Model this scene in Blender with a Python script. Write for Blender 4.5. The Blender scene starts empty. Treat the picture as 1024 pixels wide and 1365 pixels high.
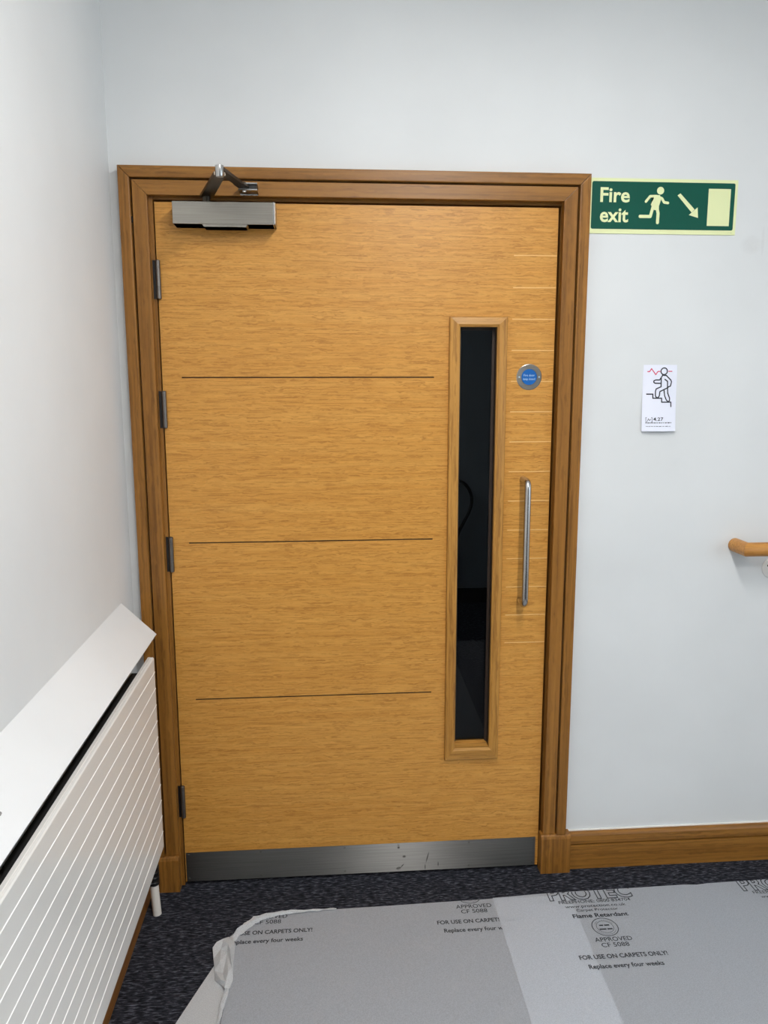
import bpy, bmesh, math, random
from mathutils import Vector, Matrix, noise
random.seed(4)
S = bpy.context.scene
COL = S.collection
PI = math.pi

# ------------------------------------------------------------------ helpers
def lin(c):
    return tuple(((v/255)/12.92 if v/255 <= .04045 else ((v/255+.055)/1.055)**2.4) for v in c) + (1,)

def new_bm(): return bmesh.new()

def box(bm, x0, x1, y0, y1, z0, z1, mi=0, bev=0.0):
    vs = [bm.verts.new((x, y, z)) for x in (x0, x1) for y in (y0, y1) for z in (z0, z1)]
    fs = [(0,1,3,2),(4,6,7,5),(0,4,5,1),(2,3,7,6),(0,2,6,4),(1,5,7,3)]
    faces = []
    for f in fs:
        fc = bm.faces.new([vs[i] for i in f]); fc.material_index = mi; faces.append(fc)
    bmesh.ops.recalc_face_normals(bm, faces=faces)
    if bev > 0:
        es = list({e for f in faces for e in f.edges})
        bmesh.ops.bevel(bm, geom=es, offset=bev, segments=2, affect='EDGES', profile=.6)
    return vs

def prism(bm, poly, y0, y1, mi=0, bev=0.0):
    """polygon in XZ extruded from y0 (front, towards the room) back to y1"""
    a = [bm.verts.new((x, y0, z)) for x, z in poly]
    b = [bm.verts.new((x, y1, z)) for x, z in poly]
    n = len(poly); faces = []
    faces.append(bm.faces.new(a)); faces.append(bm.faces.new(b[::-1]))
    for i in range(n):
        j = (i+1) % n
        faces.append(bm.faces.new((a[i], b[i], b[j], a[j])))
    for f in faces: f.material_index = mi
    bmesh.ops.recalc_face_normals(bm, faces=faces)
    if bev > 0:
        es = list(faces[0].edges)
        bmesh.ops.bevel(bm, geom=es, offset=bev, segments=2, affect='EDGES', profile=.6)

def sweep(bm, profile, path, mi=0, cap=True):
    """profile: closed list of (a,b); path: list of (point, dirA, dirB)"""
    rings = [[bm.verts.new(p + da*a + db*b) for a, b in profile] for p, da, db in path]
    n = len(profile); fs = []
    for r0, r1 in zip(rings, rings[1:]):
        for i in range(n):
            j = (i+1) % n
            fs.append(bm.faces.new((r0[i], r0[j], r1[j], r1[i])))
    if cap:
        fs.append(bm.faces.new(rings[0])); fs.append(bm.faces.new(rings[-1][::-1]))
    for f in fs: f.material_index = mi
    bmesh.ops.recalc_face_normals(bm, faces=fs)

def tube(bm, pts, r, seg=16, mi=0, flat=1.0):
    """round tube through the points; r may be a list"""
    pts = [Vector(p) for p in pts]; n = len(pts)
    rr = r if isinstance(r, (list, tuple)) else [r]*n
    t0 = (pts[1]-pts[0]).normalized()
    ref = Vector((0, 0, 1)) if abs(t0.z) < .9 else Vector((1, 0, 0))
    u = t0.cross(ref).normalized(); path = []
    for i in range(n):
        t = (pts[min(i+1, n-1)] - pts[max(i-1, 0)]).normalized()
        u = (u - t*u.dot(t)).normalized(); v = t.cross(u)
        path.append((pts[i], u*rr[i], v*rr[i]*flat))
    prof = [(math.cos(2*PI*k/seg), math.sin(2*PI*k/seg)) for k in range(seg)]
    sweep(bm, prof, path, mi)

def arc(p0, p1, p2, n=8):
    """quadratic bend from p0 to p2 around the corner p1"""
    p0, p1, p2 = map(Vector, (p0, p1, p2))
    return [p0*(1-t)**2 + p1*2*t*(1-t) + p2*t*t for t in [i/n for i in range(n+1)]]

def obj(name, bm, mats, parent=None, smooth=False, label=None):
    me = bpy.data.meshes.new(name)
    bm.to_mesh(me); bm.free()
    for m in (mats if isinstance(mats, (list, tuple)) else [mats]): me.materials.append(m)
    if smooth:
        for p in me.polygons: p.use_smooth = True
        try: me.set_sharp_from_angle(angle=math.radians(35))
        except Exception: pass
    o = bpy.data.objects.new(name, me); COL.objects.link(o)
    if parent:
        o.parent = parent
        base = Vector(parent.location)
        q = parent.parent
        while q: base += Vector(q.location); q = q.parent
        o.matrix_parent_inverse = Matrix.Identity(4)
        for v in me.vertices: v.co -= base     # keep the mesh in world place
    if label: o['label'] = label
    return o

def empty(name, loc=(0, 0, 0)):
    o = bpy.data.objects.new(name, None); COL.objects.link(o); o.location = loc
    o.empty_display_size = .05
    return o

def tag(o, label, cat, group=None, kind=None):
    o['label'] = label; o['category'] = cat
    if group: o['group'] = group
    if kind: o['kind'] = kind
    return o

# ------------------------------------------------------------------ materials
def mat(name):
    m = bpy.data.materials.new(name); m.use_nodes = True
    nt = m.node_tree; b = nt.nodes['Principled BSDF']
    return m, nt, b

def N(nt, t, **kw):
    n = nt.nodes.new(t)
    for k, v in kw.items():
        if k in n.inputs.keys() if hasattr(n.inputs, 'keys') else False: n.inputs[k].default_value = v
        else: setattr(n, k, v)
    return n

def ramp(nt, stops):
    r = nt.nodes.new('ShaderNodeValToRGB'); e = r.color_ramp.elements
    e[0].position, e[0].color = stops[0]; e[1].position, e[1].color = stops[1]
    for p, c in stops[2:]:
        x = e.new(p); x.color = c
    return r

def coords(nt, scale=(1, 1, 1)):
    g = nt.nodes.new('ShaderNodeNewGeometry')
    mp = nt.nodes.new('ShaderNodeMapping'); mp.inputs['Scale'].default_value = scale
    nt.links.new(g.outputs['Position'], mp.inputs['Vector'])
    return mp

def math_n(nt, op, a, b=None, clamp=False):
    m = nt.nodes.new('ShaderNodeMath'); m.operation = op; m.use_clamp = clamp
    for i, v in enumerate((a, b)):
        if v is None: continue
        if isinstance(v, (int, float)): m.inputs[i].default_value = v
        else: nt.links.new(v, m.inputs[i])
    return m.outputs[0]

def mixc(nt, fac, a, b, mode='MIX'):
    m = nt.nodes.new('ShaderNodeMix'); m.data_type = 'RGBA'; m.blend_type = mode
    for sock, v in ((m.inputs[0], fac), (m.inputs[6], a), (m.inputs[7], b)):
        if isinstance(v, (int, float, tuple)): sock.default_value = v
        else: nt.links.new(v, sock)
    return m.outputs[2]

def bump(nt, b, h, strength=.2, dist=.001):
    n = nt.nodes.new('ShaderNodeBump'); n.inputs['Strength'].default_value = strength
    n.inputs['Distance'].default_value = dist
    nt.links.new(h, n.inputs['Height']); nt.links.new(n.outputs[0], b.inputs['Normal'])

def plain(name, c, rough=.5, metal=0, spec=.5, coat=0):
    m, nt, b = mat(name)
    b.inputs['Base Color'].default_value = lin(c); b.inputs['Roughness'].default_value = rough
    b.inputs['Metallic'].default_value = metal; b.inputs['Specular IOR Level'].default_value = spec
    b.inputs['Coat Weight'].default_value = coat
    return m

def oak(name, light, mid, dark, axis, fine=150, along=14, rough=.38, flk=.75, dist=0.0, cathedral=.3, ray_lines=False):
    """oak with the grain running along `axis`"""
    m, nt, b = mat(name); L = nt.links
    g = nt.nodes.new('ShaderNodeNewGeometry')
    sep = nt.nodes.new('ShaderNodeSeparateXYZ'); L.new(g.outputs['Position'], sep.inputs[0])
    ax = {'X': 0, 'Y': 1, 'Z': 2}[axis]
    # waviness of the grain across its run
    lowm = nt.nodes.new('ShaderNodeMapping')
    sc = [9, 9, 9]; sc[ax] = 3.5; lowm.inputs['Scale'].default_value = sc; wav = .020 if ray_lines else .012
    L.new(g.outputs['Position'], lowm.inputs[0])
    low = nt.nodes.new('ShaderNodeTexNoise'); low.inputs['Detail'].default_value = 3
    L.new(lowm.outputs[0], low.inputs['Vector'])
    off = math_n(nt, 'MULTIPLY', math_n(nt, 'SUBTRACT', low.outputs[0], .5), wav)
    comb = nt.nodes.new('ShaderNodeCombineXYZ')
    for i in range(3):
        if i == ax: L.new(math_n(nt, 'MULTIPLY', sep.outputs[i], along), comb.inputs[i])
        else: L.new(math_n(nt, 'MULTIPLY', math_n(nt, 'ADD', sep.outputs[i], off), fine), comb.inputs[i])
    fl = nt.nodes.new('ShaderNodeTexNoise'); fl.inputs['Scale'].default_value = 1
    fl.inputs['Detail'].default_value = 2.5; fl.inputs['Roughness'].default_value = .5
    fl.inputs['Distortion'].default_value = dist
    L.new(comb.outputs[0], fl.inputs['Vector'])
    # broader growth bands
    comb2 = nt.nodes.new('ShaderNodeCombineXYZ')
    for i in range(3):
        k = along*.12 if i == ax else fine*.22
        src = sep.outputs[i] if i == ax else math_n(nt, 'ADD', sep.outputs[i], off)
        L.new(math_n(nt, 'MULTIPLY', src, k), comb2.inputs[i])
    bd = nt.nodes.new('ShaderNodeTexNoise'); bd.inputs['Scale'].default_value = 1
    bd.inputs['Detail'].default_value = 3; bd.inputs['Distortion'].default_value = cathedral
    L.new(comb2.outputs[0], bd.inputs['Vector'])
    r1 = ramp(nt, [(.30, lin(mid)), (.68, lin(light))])
    L.new(bd.outputs[0], r1.inputs[0])
    r2 = ramp(nt, [(.27, (1, 1, 1, 1)), (.53, (0, 0, 0, 1))])
    L.new(fl.outputs[0], r2.inputs[0])
    c = mixc(nt, math_n(nt, 'MULTIPLY', r2.outputs[0], flk), r1.outputs[0], lin(dark))
    r3 = ramp(nt, [(.56, (0, 0, 0, 1)), (.75, (1, 1, 1, 1))])
    L.new(fl.outputs[0], r3.inputs[0])
    c = mixc(nt, math_n(nt, 'MULTIPLY', r3.outputs[0], .35), c, lin(tuple(min(255, int(v*1.12)) for v in light)))
    if ray_lines:      # pale medullary streaks at the closing stile, one every 88 mm
        z = math_n(nt, 'ADD', sep.outputs[2], math_n(nt, 'MULTIPLY', off, .12))
        fr = math_n(nt, 'FRACT', math_n(nt, 'DIVIDE', math_n(nt, 'SUBTRACT', z, .015), .0885))
        on = math_n(nt, 'LESS_THAN', math_n(nt, 'ABSOLUTE', math_n(nt, 'SUBTRACT', fr, .5)), .016)
        mx = math_n(nt, 'GREATER_THAN', sep.outputs[0], 1.0)
        mz = math_n(nt, 'MULTIPLY', math_n(nt, 'GREATER_THAN', sep.outputs[2], .75), math_n(nt, 'LESS_THAN', sep.outputs[2], 1.93))
        fac = math_n(nt, 'MULTIPLY', math_n(nt, 'MULTIPLY', on, mx), math_n(nt, 'MULTIPLY', mz, .55))
        c = mixc(nt, fac, c, lin((242, 205, 140)))
    L.new(c, b.inputs['Base Color'])
    b.inputs['Roughness'].default_value = rough
    b.inputs['Specular IOR Level'].default_value = .35
    bump(nt, b, fl.outputs[0], .25, .0006)
    return m

M = {}
TAN = 2
M['veneer'] = oak('oak_veneer', (204, 149, 72), (194, 136, 60), (146, 92, 32), 'X', fine=290, along=10, flk=.66, ray_lines=True)
M['oak_v'] = oak('oak_upright', (156, 107, 47), (128, 84, 32), (80, 48, 14), 'Z', fine=150, along=3.0, flk=.6, cathedral=.4)
M['oak_h'] = oak('oak_level', (156, 108, 48), (130, 86, 34), (84, 51, 16), 'X', fine=150, along=3.0, flk=.6, cathedral=.4)
M['oak_y'] = oak('oak_deep', (150, 100, 44), (122, 78, 30), (80, 48, 16), 'Y', fine=150, along=3.0, flk=.6, cathedral=.4)
M['bead_v'] = oak('oak_bead_upright', (188, 137, 66), (168, 118, 50), (124, 80, 30), 'Z', fine=160, along=6)
M['bead_h'] = oak('oak_bead_level', (188, 138, 68), (168, 118, 50), (124, 80, 30), 'X', fine=160, along=8)
M['rail'] = oak('oak_rail', (196, 140, 72), (180, 122, 56), (140, 90, 40), 'X', fine=140, along=10)
M['reveal_dark'] = plain('dark_reveal', (44, 28, 14), .6)  # inner reveal of the glass opening, dark at sides and top only
M['groove'] = plain('groove_brown', (70, 40, 16), .7)  # dark brown for the recessed grooves of the leaf

def wallpaint(name, c, scuff=False):
    m, nt, b = mat(name)
    mp = coords(nt, (1, 1, 1))
    n = N(nt, 'ShaderNodeTexNoise'); n.inputs['Scale'].default_value = 260; n.inputs['Detail'].default_value = 3
    nt.links.new(mp.outputs[0], n.inputs['Vector'])
    n2 = N(nt, 'ShaderNodeTexNoise'); n2.inputs['Scale'].default_value = 2.2; n2.inputs['Detail'].default_value = 5
    nt.links.new(mp.outputs[0], n2.inputs['Vector'])
    r = ramp(nt, [(.35, lin(tuple(int(v*.975) for v in c))), (.65, lin(c))])
    nt.links.new(n2.outputs[0], r.inputs[0])
    col = r.outputs[0]
    if scuff:     # faint grey rub marks beside the sign
        g = nt.nodes.new('ShaderNodeSeparateXYZ'); nt.links.new(mp.outputs[0], g.inputs[0])
        def blob(cx, cz, rx, rz):
            a = math_n(nt, 'POWER', math_n(nt, 'DIVIDE', math_n(nt, 'SUBTRACT', g.outputs[0], cx), rx), 2)
            d = math_n(nt, 'POWER', math_n(nt, 'DIVIDE', math_n(nt, 'SUBTRACT', g.outputs[2], cz), rz), 2)
            return math_n(nt, 'SUBTRACT', 1, math_n(nt, 'ADD', a, d), clamp=True)
        nn = N(nt, 'ShaderNodeTexNoise'); nn.inputs['Scale'].default_value = 60; nn.inputs['Detail'].default_value = 5
        nt.links.new(mp.outputs[0], nn.inputs['Vector'])
        s = math_n(nt, 'ADD', blob(1.70, 1.955, .035, .03), blob(1.735, 1.965, .006, .045))
        s = math_n(nt, 'MULTIPLY', math_n(nt, 'MULTIPLY', s, nn.outputs[0]), .22)
        col = mixc(nt, s, col, lin((150, 145, 140)))
    nt.links.new(col, b.inputs['Base Color'])
    b.inputs['Roughness'].default_value = .55; b.inputs['Specular IOR Level'].default_value = .25
    bump(nt, b, n.outputs[0], .12, .0006)
    return m
M['wall'] = wallpaint('wall_paint', (222, 224, 224), True)
M['wall_l'] = wallpaint('wall_paint_left', (222, 224, 224))
M['ceiling'] = plain('ceiling_paint', (225, 225, 222), .8)

def carpet(name, dark, light):
    m, nt, b = mat(name); L = nt.links
    mp = coords(nt, (48, 210, 200))
    n = N(nt, 'ShaderNodeTexNoise'); n.inputs['Scale'].default_value = 1; n.inputs['Detail'].default_value = 3
    n.inputs['Roughness'].default_value = .6; n.inputs['Distortion'].default_value = .5
    L.new(mp.outputs[0], n.inputs['Vector'])
    mp2 = coords(nt, (6, 9, 9))
    n2 = N(nt, 'ShaderNodeTexNoise'); n2.inputs['Scale'].default_value = 1; n2.inputs['Detail'].default_value = 4
    L.new(mp2.outputs[0], n2.inputs['Vector'])
    mid = tuple((a*2+b_)//3 for a, b_ in zip(dark, light))
    r = ramp(nt, [(.36, lin(dark)), (.75, lin(light)), (.54, lin(mid))])
    L.new(n.outputs[0], r.inputs[0])
    c = mixc(nt, math_n(nt, 'MULTIPLY', n2.outputs[0], .3), r.outputs[0], lin(dark))
    # pale lint specks
    v = N(nt, 'ShaderNodeTexVoronoi'); v.inputs['Scale'].default_value = 55
    L.new(coords(nt, (1, 1.6, 1)).outputs[0], v.inputs['Vector'])
    sp = math_n(nt, 'LESS_THAN', v.outputs['Distance'], .045)
    c = mixc(nt, math_n(nt, 'MULTIPLY', sp, .6), c, lin((120, 122, 130)))
    L.new(c, b.inputs['Base Color'])
    b.inputs['Roughness'].default_value = .95; b.inputs['Specular IOR Level'].default_value = .1
    bump(nt, b, n.outputs[0], .9, .004)
    return m
M['carpet'] = carpet('ribbed_carpet', (19, 20, 25), (112, 115, 126))

def metal(name, c, rough, aniso=0, axis='X', spots=(), brush=0):
    m, nt, b = mat(name); L = nt.links
    sc = [900, 900, 900]; sc['XYZ'.index(axis)] = 6
    mp = coords(nt, sc)
    n = N(nt, 'ShaderNodeTexNoise'); n.inputs['Scale'].default_value = 1; n.inputs['Detail'].default_value = 2
    L.new(mp.outputs[0], n.inputs['Vector'])
    r = ramp(nt, [(.3, lin(tuple(int(v*.88) for v in c))), (.7, lin(c))]); L.new(n.outputs[0], r.inputs[0])
    col = r.outputs[0]
    if spots:
        g = nt.nodes.new('ShaderNodeSeparateXYZ'); L.new(coords(nt).outputs[0], g.inputs[0])
        for cx, cz, rx, rz, k in spots:
            xx = math_n(nt, 'ADD', g.outputs[0], math_n(nt, 'MULTIPLY', g.outputs[2], k))
            a = math_n(nt, 'POWER', math_n(nt, 'DIVIDE', math_n(nt, 'SUBTRACT', xx, cx+k*cz), rx), 2)
            d = math_n(nt, 'POWER', math_n(nt, 'DIVIDE', math_n(nt, 'SUBTRACT', g.outputs[2], cz), rz), 2)
            s = math_n(nt, 'SUBTRACT', 1, math_n(nt, 'ADD', a, d), clamp=True)
            col = mixc(nt, math_n(nt, 'MULTIPLY', s, .9, clamp=True), col, (.03, .027, .024, 1))
    L.new(col, b.inputs['Base Color'])
    b.inputs['Metallic'].default_value = 1; b.inputs['Roughness'].default_value = rough
    if brush: bump(nt, b, n.outputs[0], 1.0, brush)
    if aniso:
        b.inputs['Anisotropic'].default_value = aniso
        t = nt.nodes.new('ShaderNodeCombineXYZ'); t.inputs[TAN].default_value = 1
        L.new(t.outputs[0], b.inputs['Tangent'])
    return m
M['kick'] = metal('kick_plate_steel', (142, 140, 137), .40, 1.0, 'X', spots=
    [(.672, .094, .005, .005, 0), (.690, .062, .007, .005, 0), (.672, .022, .009, .006, -.5), (.684, .030, .003, .008, -.8),
     (.765, .055, .0025, .022, -.25), (.758, .022, .002, .012, 0), (.800, .030, .002, .010, 0)])
M['nickel'] = metal('brushed_nickel', (176, 170, 160), .34, .6, 'X')
M['nickel_dark'] = metal('arm_nickel', (92, 84, 74), .38)
M['hinge'] = metal('hinge_steel', (128, 122, 116), .42)
M['steel'] = metal('satin_steel', (205, 203, 200), .22, 0, 'Z')
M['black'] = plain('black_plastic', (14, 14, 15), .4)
M['dark'] = plain('dark_cavity', (8, 8, 8), .8)
M['rad_white'] = plain('radiator_enamel', (222, 221, 217), .3, coat=.2)
M['ridge_highlight'] = plain('radiator_ridge_highlight', (244, 244, 241), .3)  # paler than the panel: paints the bright glint along each ridge
M['cover'] = wallpaint('cover_paint', (222, 224, 225))
M['cover'].node_tree.nodes['Principled BSDF'].inputs['Roughness'].default_value = .35
M['skirt_line'] = plain('caulk_white', (235, 232, 226), .6)
M['green'] = plain('sign_green', (0, 78, 62), .4, spec=.3)
M['cream'] = plain('sign_cream', (226, 232, 178), .4)
M['blue'] = plain('disc_blue', (0, 92, 168), .35)
M['blue_text'] = plain('disc_text', (190, 215, 235), .4)
M['paper'] = plain('notice_paper', (232, 234, 246), .55)
M['ink'] = plain('notice_ink', (30, 30, 42), .6)
M['red'] = plain('notice_red', (214, 52, 96), .6)
M['print'] = plain('sheet_print', (46, 50, 56), .7)
M['pipe_white'] = plain('pipe_white', (226, 220, 210), .45)
M['screw'] = plain('screw_head', (120, 118, 112), .35, .9)

def film(name, T, c, rough=.35, b_str=.35, tlf=.42):
    m, nt, b = mat(name); L = nt.links
    out = nt.nodes['Material Output']
    mp = coords(nt, (1, 1, 1))
    n = N(nt, 'ShaderNodeTexNoise'); n.inputs['Scale'].default_value = 420; n.inputs['Detail'].default_value = 2
    L.new(mp.outputs[0], n.inputs['Vector'])
    n2 = N(nt, 'ShaderNodeTexNoise'); n2.inputs['Scale'].default_value = 5; n2.inputs['Detail'].default_value = 5
    n2.inputs['Distortion'].default_value = 1.2
    L.new(mp.outputs[0], n2.inputs['Vector'])
    # fine creases
    v = N(nt, 'ShaderNodeTexVoronoi'); v.feature = 'DISTANCE_TO_EDGE'; v.inputs['Scale'].default_value = 3.3
    dis = mixc(nt, .12, mp.outputs[0], n2.outputs['Color'])
    L.new(dis, v.inputs['Vector'])
    cr = ramp(nt, [(0, (1, 1, 1, 1)), (.012, (0, 0, 0, 1))]); L.new(v.outputs['Distance'], cr.inputs[0])
    msk = ramp(nt, [(.50, (0, 0, 0, 1)), (.62, (1, 1, 1, 1))]); L.new(n2.outputs[0], msk.inputs[0])
    crease = math_n(nt, 'MULTIPLY', cr.outputs[0], msk.outputs[0])
    r = ramp(nt, [(.3, lin(tuple(int(q*.90) for q in c))), (.7, lin(c))]); L.new(n.outputs[0], r.inputs[0])
    col = mixc(nt, math_n(nt, 'MULTIPLY', crease, .35), r.outputs[0], lin((245, 246, 250)))
    L.new(col, b.inputs['Base Color'])
    b.inputs['Roughness'].default_value = rough; b.inputs['Specular IOR Level'].default_value = .3
    h = math_n(nt, 'ADD', math_n(nt, 'MULTIPLY', n.outputs[0], .08), math_n(nt, 'ADD', math_n(nt, 'MULTIPLY', n2.outputs[0], 1.6), math_n(nt, 'MULTIPLY', crease, .25)))
    bump(nt, b, h, b_str, .006)
    tr = nt.nodes.new('ShaderNodeBsdfTransparent'); mx = nt.nodes.new('ShaderNodeMixShader')
    tl = nt.nodes.new('ShaderNodeBsdfTranslucent'); L.new(col, tl.inputs[0])
    m2 = nt.nodes.new('ShaderNodeMixShader'); m2.inputs[0].default_value = tlf
    L.new(b.outputs[0], m2.inputs[1]); L.new(tl.outputs[0], m2.inputs[2])
    mx.inputs[0].default_value = 1-T
    L.new(tr.outputs[0], mx.inputs[1]); L.new(m2.outputs[0], mx.inputs[2]); L.new(mx.outputs[0], out.inputs[0])
    return m
M['film'] = film('carpet_film', .33, (242, 247, 255), .45, tlf=.39)
M['film_fold'] = film('folded_film', .06, (222, 224, 226), .3, .6, .22)

def glass(name):
    m, nt, b = mat(name); L = nt.links
    out = nt.nodes['Material Output']
    b.inputs['Base Color'].default_value = (.0, .0, .0, 1); b.inputs['Roughness'].default_value = .03
    b.inputs['IOR'].default_value = 1.3
    tr = nt.nodes.new('ShaderNodeBsdfTransparent'); tr.inputs[0].default_value = (.60, .58, .56, 1)
    gl = nt.nodes.new('ShaderNodeBsdfGlossy'); gl.inputs['Roughness'].default_value = .02
    fr = nt.nodes.new('ShaderNodeFresnel'); fr.inputs[0].default_value = 1.25
    mx = nt.nodes.new('ShaderNodeMixShader'); L.new(fr.outputs[0], mx.inputs[0])
    L.new(tr.outputs[0], mx.inputs[1]); L.new(gl.outputs[0], mx.inputs[2]); L.new(mx.outputs[0], out.inputs[0])
    return m
M['glass'] = glass('vision_glass')
def emit(name, c, s):
    m, nt, b = mat(name)
    b.inputs['Base Color'].default_value = (.8, .8, .8, 1)
    b.inputs['Emission Color'].default_value = c; b.inputs['Emission Strength'].default_value = s
    return m

# ------------------------------------------------------------------ lettering
def text_into(bm, s, x0, x1, y0, cap, bold=0.0, mi=0, outline=0, space=1.0, to=None, z=0.0, mono=False):
    """put the words in bm, stretched from x0 to x1, baseline y0, capital height cap (then mapped by `to`)"""
    cu = bpy.data.curves.new('t', 'FONT'); cu.body = s; cu.size = 1; cu.offset = bold; cu.space_character = space
    cu.resolution_u = 3
    if outline: cu.fill_mode = 'NONE'; cu.bevel_depth = outline; cu.bevel_resolution = 0
    o = bpy.data.objects.new('t', cu); COL.objects.link(o)
    dg = bpy.context.evaluated_depsgraph_get()
    me = bpy.data.meshes.new_from_object(o.evaluated_get(dg))
    bpy.data.objects.remove(o); bpy.data.curves.remove(cu)
    xs = [v.co.x for v in me.vertices]
    a, b_ = min(xs), max(xs); sx = (x1-x0)/(b_-a); sy = cap/.70
    tmp = bmesh.new(); tmp.from_mesh(me); bpy.data.meshes.remove(me)
    vm = {}
    for v in tmp.verts:
        p = (x0+(v.co.x-a)*sx, y0+v.co.y*sy, z if not outline else z+max(0, v.co.z)*.0005)
        vm[v.index] = bm.verts.new(to(*p) if to else p)
    for f in tmp.faces:
        try:
            nf = bm.faces.new([vm[v.index] for v in f.verts]); nf.material_index = mi
        except ValueError: pass
    tmp.free()

def stroke(bm, pts, w, to, z=0, mi=0, closed=False, rnd=True):
    """flat line of width w through 2-D points (mitred) with round caps"""
    P = [Vector((p[0], p[1])) for p in pts]; n = len(P)
    segs = [(P[i], P[(i+1) % n]) for i in range(n if closed else n-1)]
    for k, (a, b_) in enumerate(segs):
        d = (b_-a); 
        if d.length < 1e-7: continue
        d.normalize(); q = Vector((-d.y, d.x))*w/2
        zz = z + .00001*(k % 3)
        vs = [bm.verts.new(to(c.x, c.y, zz)) for c in (a-q, b_-q, b_+q, a+q)]
        bm.faces.new(vs).material_index = mi
    if rnd:
        for k, p in enumerate(P):
            vs = [bm.verts.new(to(p.x+w/2*math.cos(t), p.y+w/2*math.sin(t), z+.00003)) for t in [2*PI*i/10 for i in range(10)]]
            bm.faces.new(vs).material_index = mi

def poly2(bm, pts, to, z=0, mi=0):
    vs = [bm.verts.new(to(p[0], p[1], z)) for p in pts]
    f = bm.faces.new(vs); f.material_index = mi
    bmesh.ops.triangulate(bm, faces=[f])

def on_wall(x0, z0, y):
    return lambda a, b_, c: (x0+a, y-c, z0+b_)

# ================================================================== THE SETTING
XL = -.116           # left wall face
XR, YB, ZC = 3.1, -4.6, 2.78
OX0, OX1, OZ = -.045, 1.17, 2.09      # opening in the door wall
bm = new_bm()
box(bm, XL-.2, OX0, 0, .15, 0, ZC); box(bm, OX1, XR+.2, 0, .15, 0, ZC); box(bm, OX0, OX1, 0, .15, OZ, ZC)
tag(obj('wall_back', bm, M['wall']), 'white painted wall that the oak door is set into', 'wall', kind='structure')
bm = new_bm(); box(bm, XL-.2, XL, YB-.2, 0, 0, ZC)
tag(obj('wall_left', bm, M['wall_l']), 'white painted side wall behind the radiator', 'wall', kind='structure')
# right wall with an unseen window opening added for cool daylight, rear wall
bm = new_bm()
WY0, WY1, WZ0, WZ1 = -3.9, -1.5, .85, 2.2
box(bm, XR, XR+.2, YB, WY0, 0, ZC); box(bm, XR, XR+.2, WY1, 0, 0, ZC)
box(bm, XR, XR+.2, WY0, WY1, 0, WZ0); box(bm, XR, XR+.2, WY0, WY1, WZ1, ZC)
tag(obj('wall_right', bm, M['wall_l']), 'white painted wall with an added window opening on the right of the landing', 'wall', kind='structure')
wt = empty('fill_window_1', (XR+.1, (WY0+WY1)/2, WZ0)); tag(wt, 'unseen white framed window added in the right wall for cool fill light', 'window', kind='structure')
bm = new_bm()
for z in (WZ0, WZ1-.05): box(bm, XR+.06, XR+.12, WY0, WY1, z, z+.05)
for y in (WY0, (WY0+WY1)/2-.025, WY1-.05): box(bm, XR+.06, XR+.12, y, y+.05, WZ0+.05, WZ1-.05)
obj('fill_window_frame', bm, M['rad_white'], wt)
bm = new_bm(); box(bm, XL-.2, XR+.2, YB-.2, YB, 0, ZC)
tag(obj('wall_rear', bm, plain('rear_paint', (120, 122, 124), .8)), 'wall at the far end of the landing behind the viewer', 'wall', kind='structure')
bm = new_bm(); box(bm, XL-.2, XR+.2, YB-.2, 3.3, ZC, ZC+.1)
tag(obj('ceiling', bm, M['ceiling']), 'flat white ceiling', 'ceiling', kind='structure')
bm = new_bm(); box(bm, XL-.9, XR+.2, YB-.2, 3.3, -.1, 0)
tag(obj('floor', bm, M['carpet']), 'charcoal ribbed carpet floor', 'floor', kind='structure')
# unlit room behind the door
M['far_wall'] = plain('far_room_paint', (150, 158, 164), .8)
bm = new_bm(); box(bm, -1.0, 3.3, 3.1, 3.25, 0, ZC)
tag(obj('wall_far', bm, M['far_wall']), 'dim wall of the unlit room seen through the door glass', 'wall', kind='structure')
bm = new_bm(); box(bm, -1.15, -1.0, .15, 3.25, 0, ZC); box(bm, -1.0, XL-.2, .05, .15, 0, ZC)
tag(obj('wall_far_left', bm, M['far_wall']), 'left wall of the unlit room behind the door', 'wall', kind='structure')
bm = new_bm(); box(bm, 3.3, 3.45, 0, 3.25, 0, ZC)
tag(obj('wall_far_right', bm, M['far_wall']), 'right wall of the unlit room behind the door', 'wall', kind='structure')
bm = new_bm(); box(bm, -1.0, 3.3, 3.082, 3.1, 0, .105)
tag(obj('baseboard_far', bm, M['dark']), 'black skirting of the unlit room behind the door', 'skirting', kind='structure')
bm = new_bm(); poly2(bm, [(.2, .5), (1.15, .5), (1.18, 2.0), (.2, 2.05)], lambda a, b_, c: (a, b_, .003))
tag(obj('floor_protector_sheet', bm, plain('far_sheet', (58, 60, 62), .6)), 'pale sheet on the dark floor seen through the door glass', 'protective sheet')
# cable on the far wall
bm = new_bm()
pts = [(1.05, 3.07, .60), (1.12, 3.06, .76), (1.22, 3.05, .86), (1.32, 3.04, .895), (1.40, 3.04, .885), (1.455, 3.04, .83),
       (1.475, 3.04, .75), (1.455, 3.04, .67), (1.415, 3.04, .59), (1.38, 3.05, .51), (1.365, 3.06, .42), (1.36, 3.065, .30), (1.355, 3.065, .15), (1.35, 3.06, .05), (1.34, 3.03, .0135), (1.30, 2.98, .0125)]
def smooth_path(p, k=6):
    p = [Vector(q) for q in p]; out = []
    for i in range(len(p)-1):
        a, b_, c, d = p[max(i-1, 0)], p[i], p[i+1], p[min(i+2, len(p)-1)]
        for j in range(k):
            t = j/k
            out.append(.5*((2*b_)+(-a+c)*t+(2*a-5*b_+4*c-d)*t*t+(-a+3*b_-3*c+d)*t**3))
    out.append(p[-1]); return out
tube(bm, smooth_path(pts), .012, 12)
tag(obj('black_cable', bm, M['black'], smooth=True), 'black cable looping down the far wall, seen through the door glass', 'cable')

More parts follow.
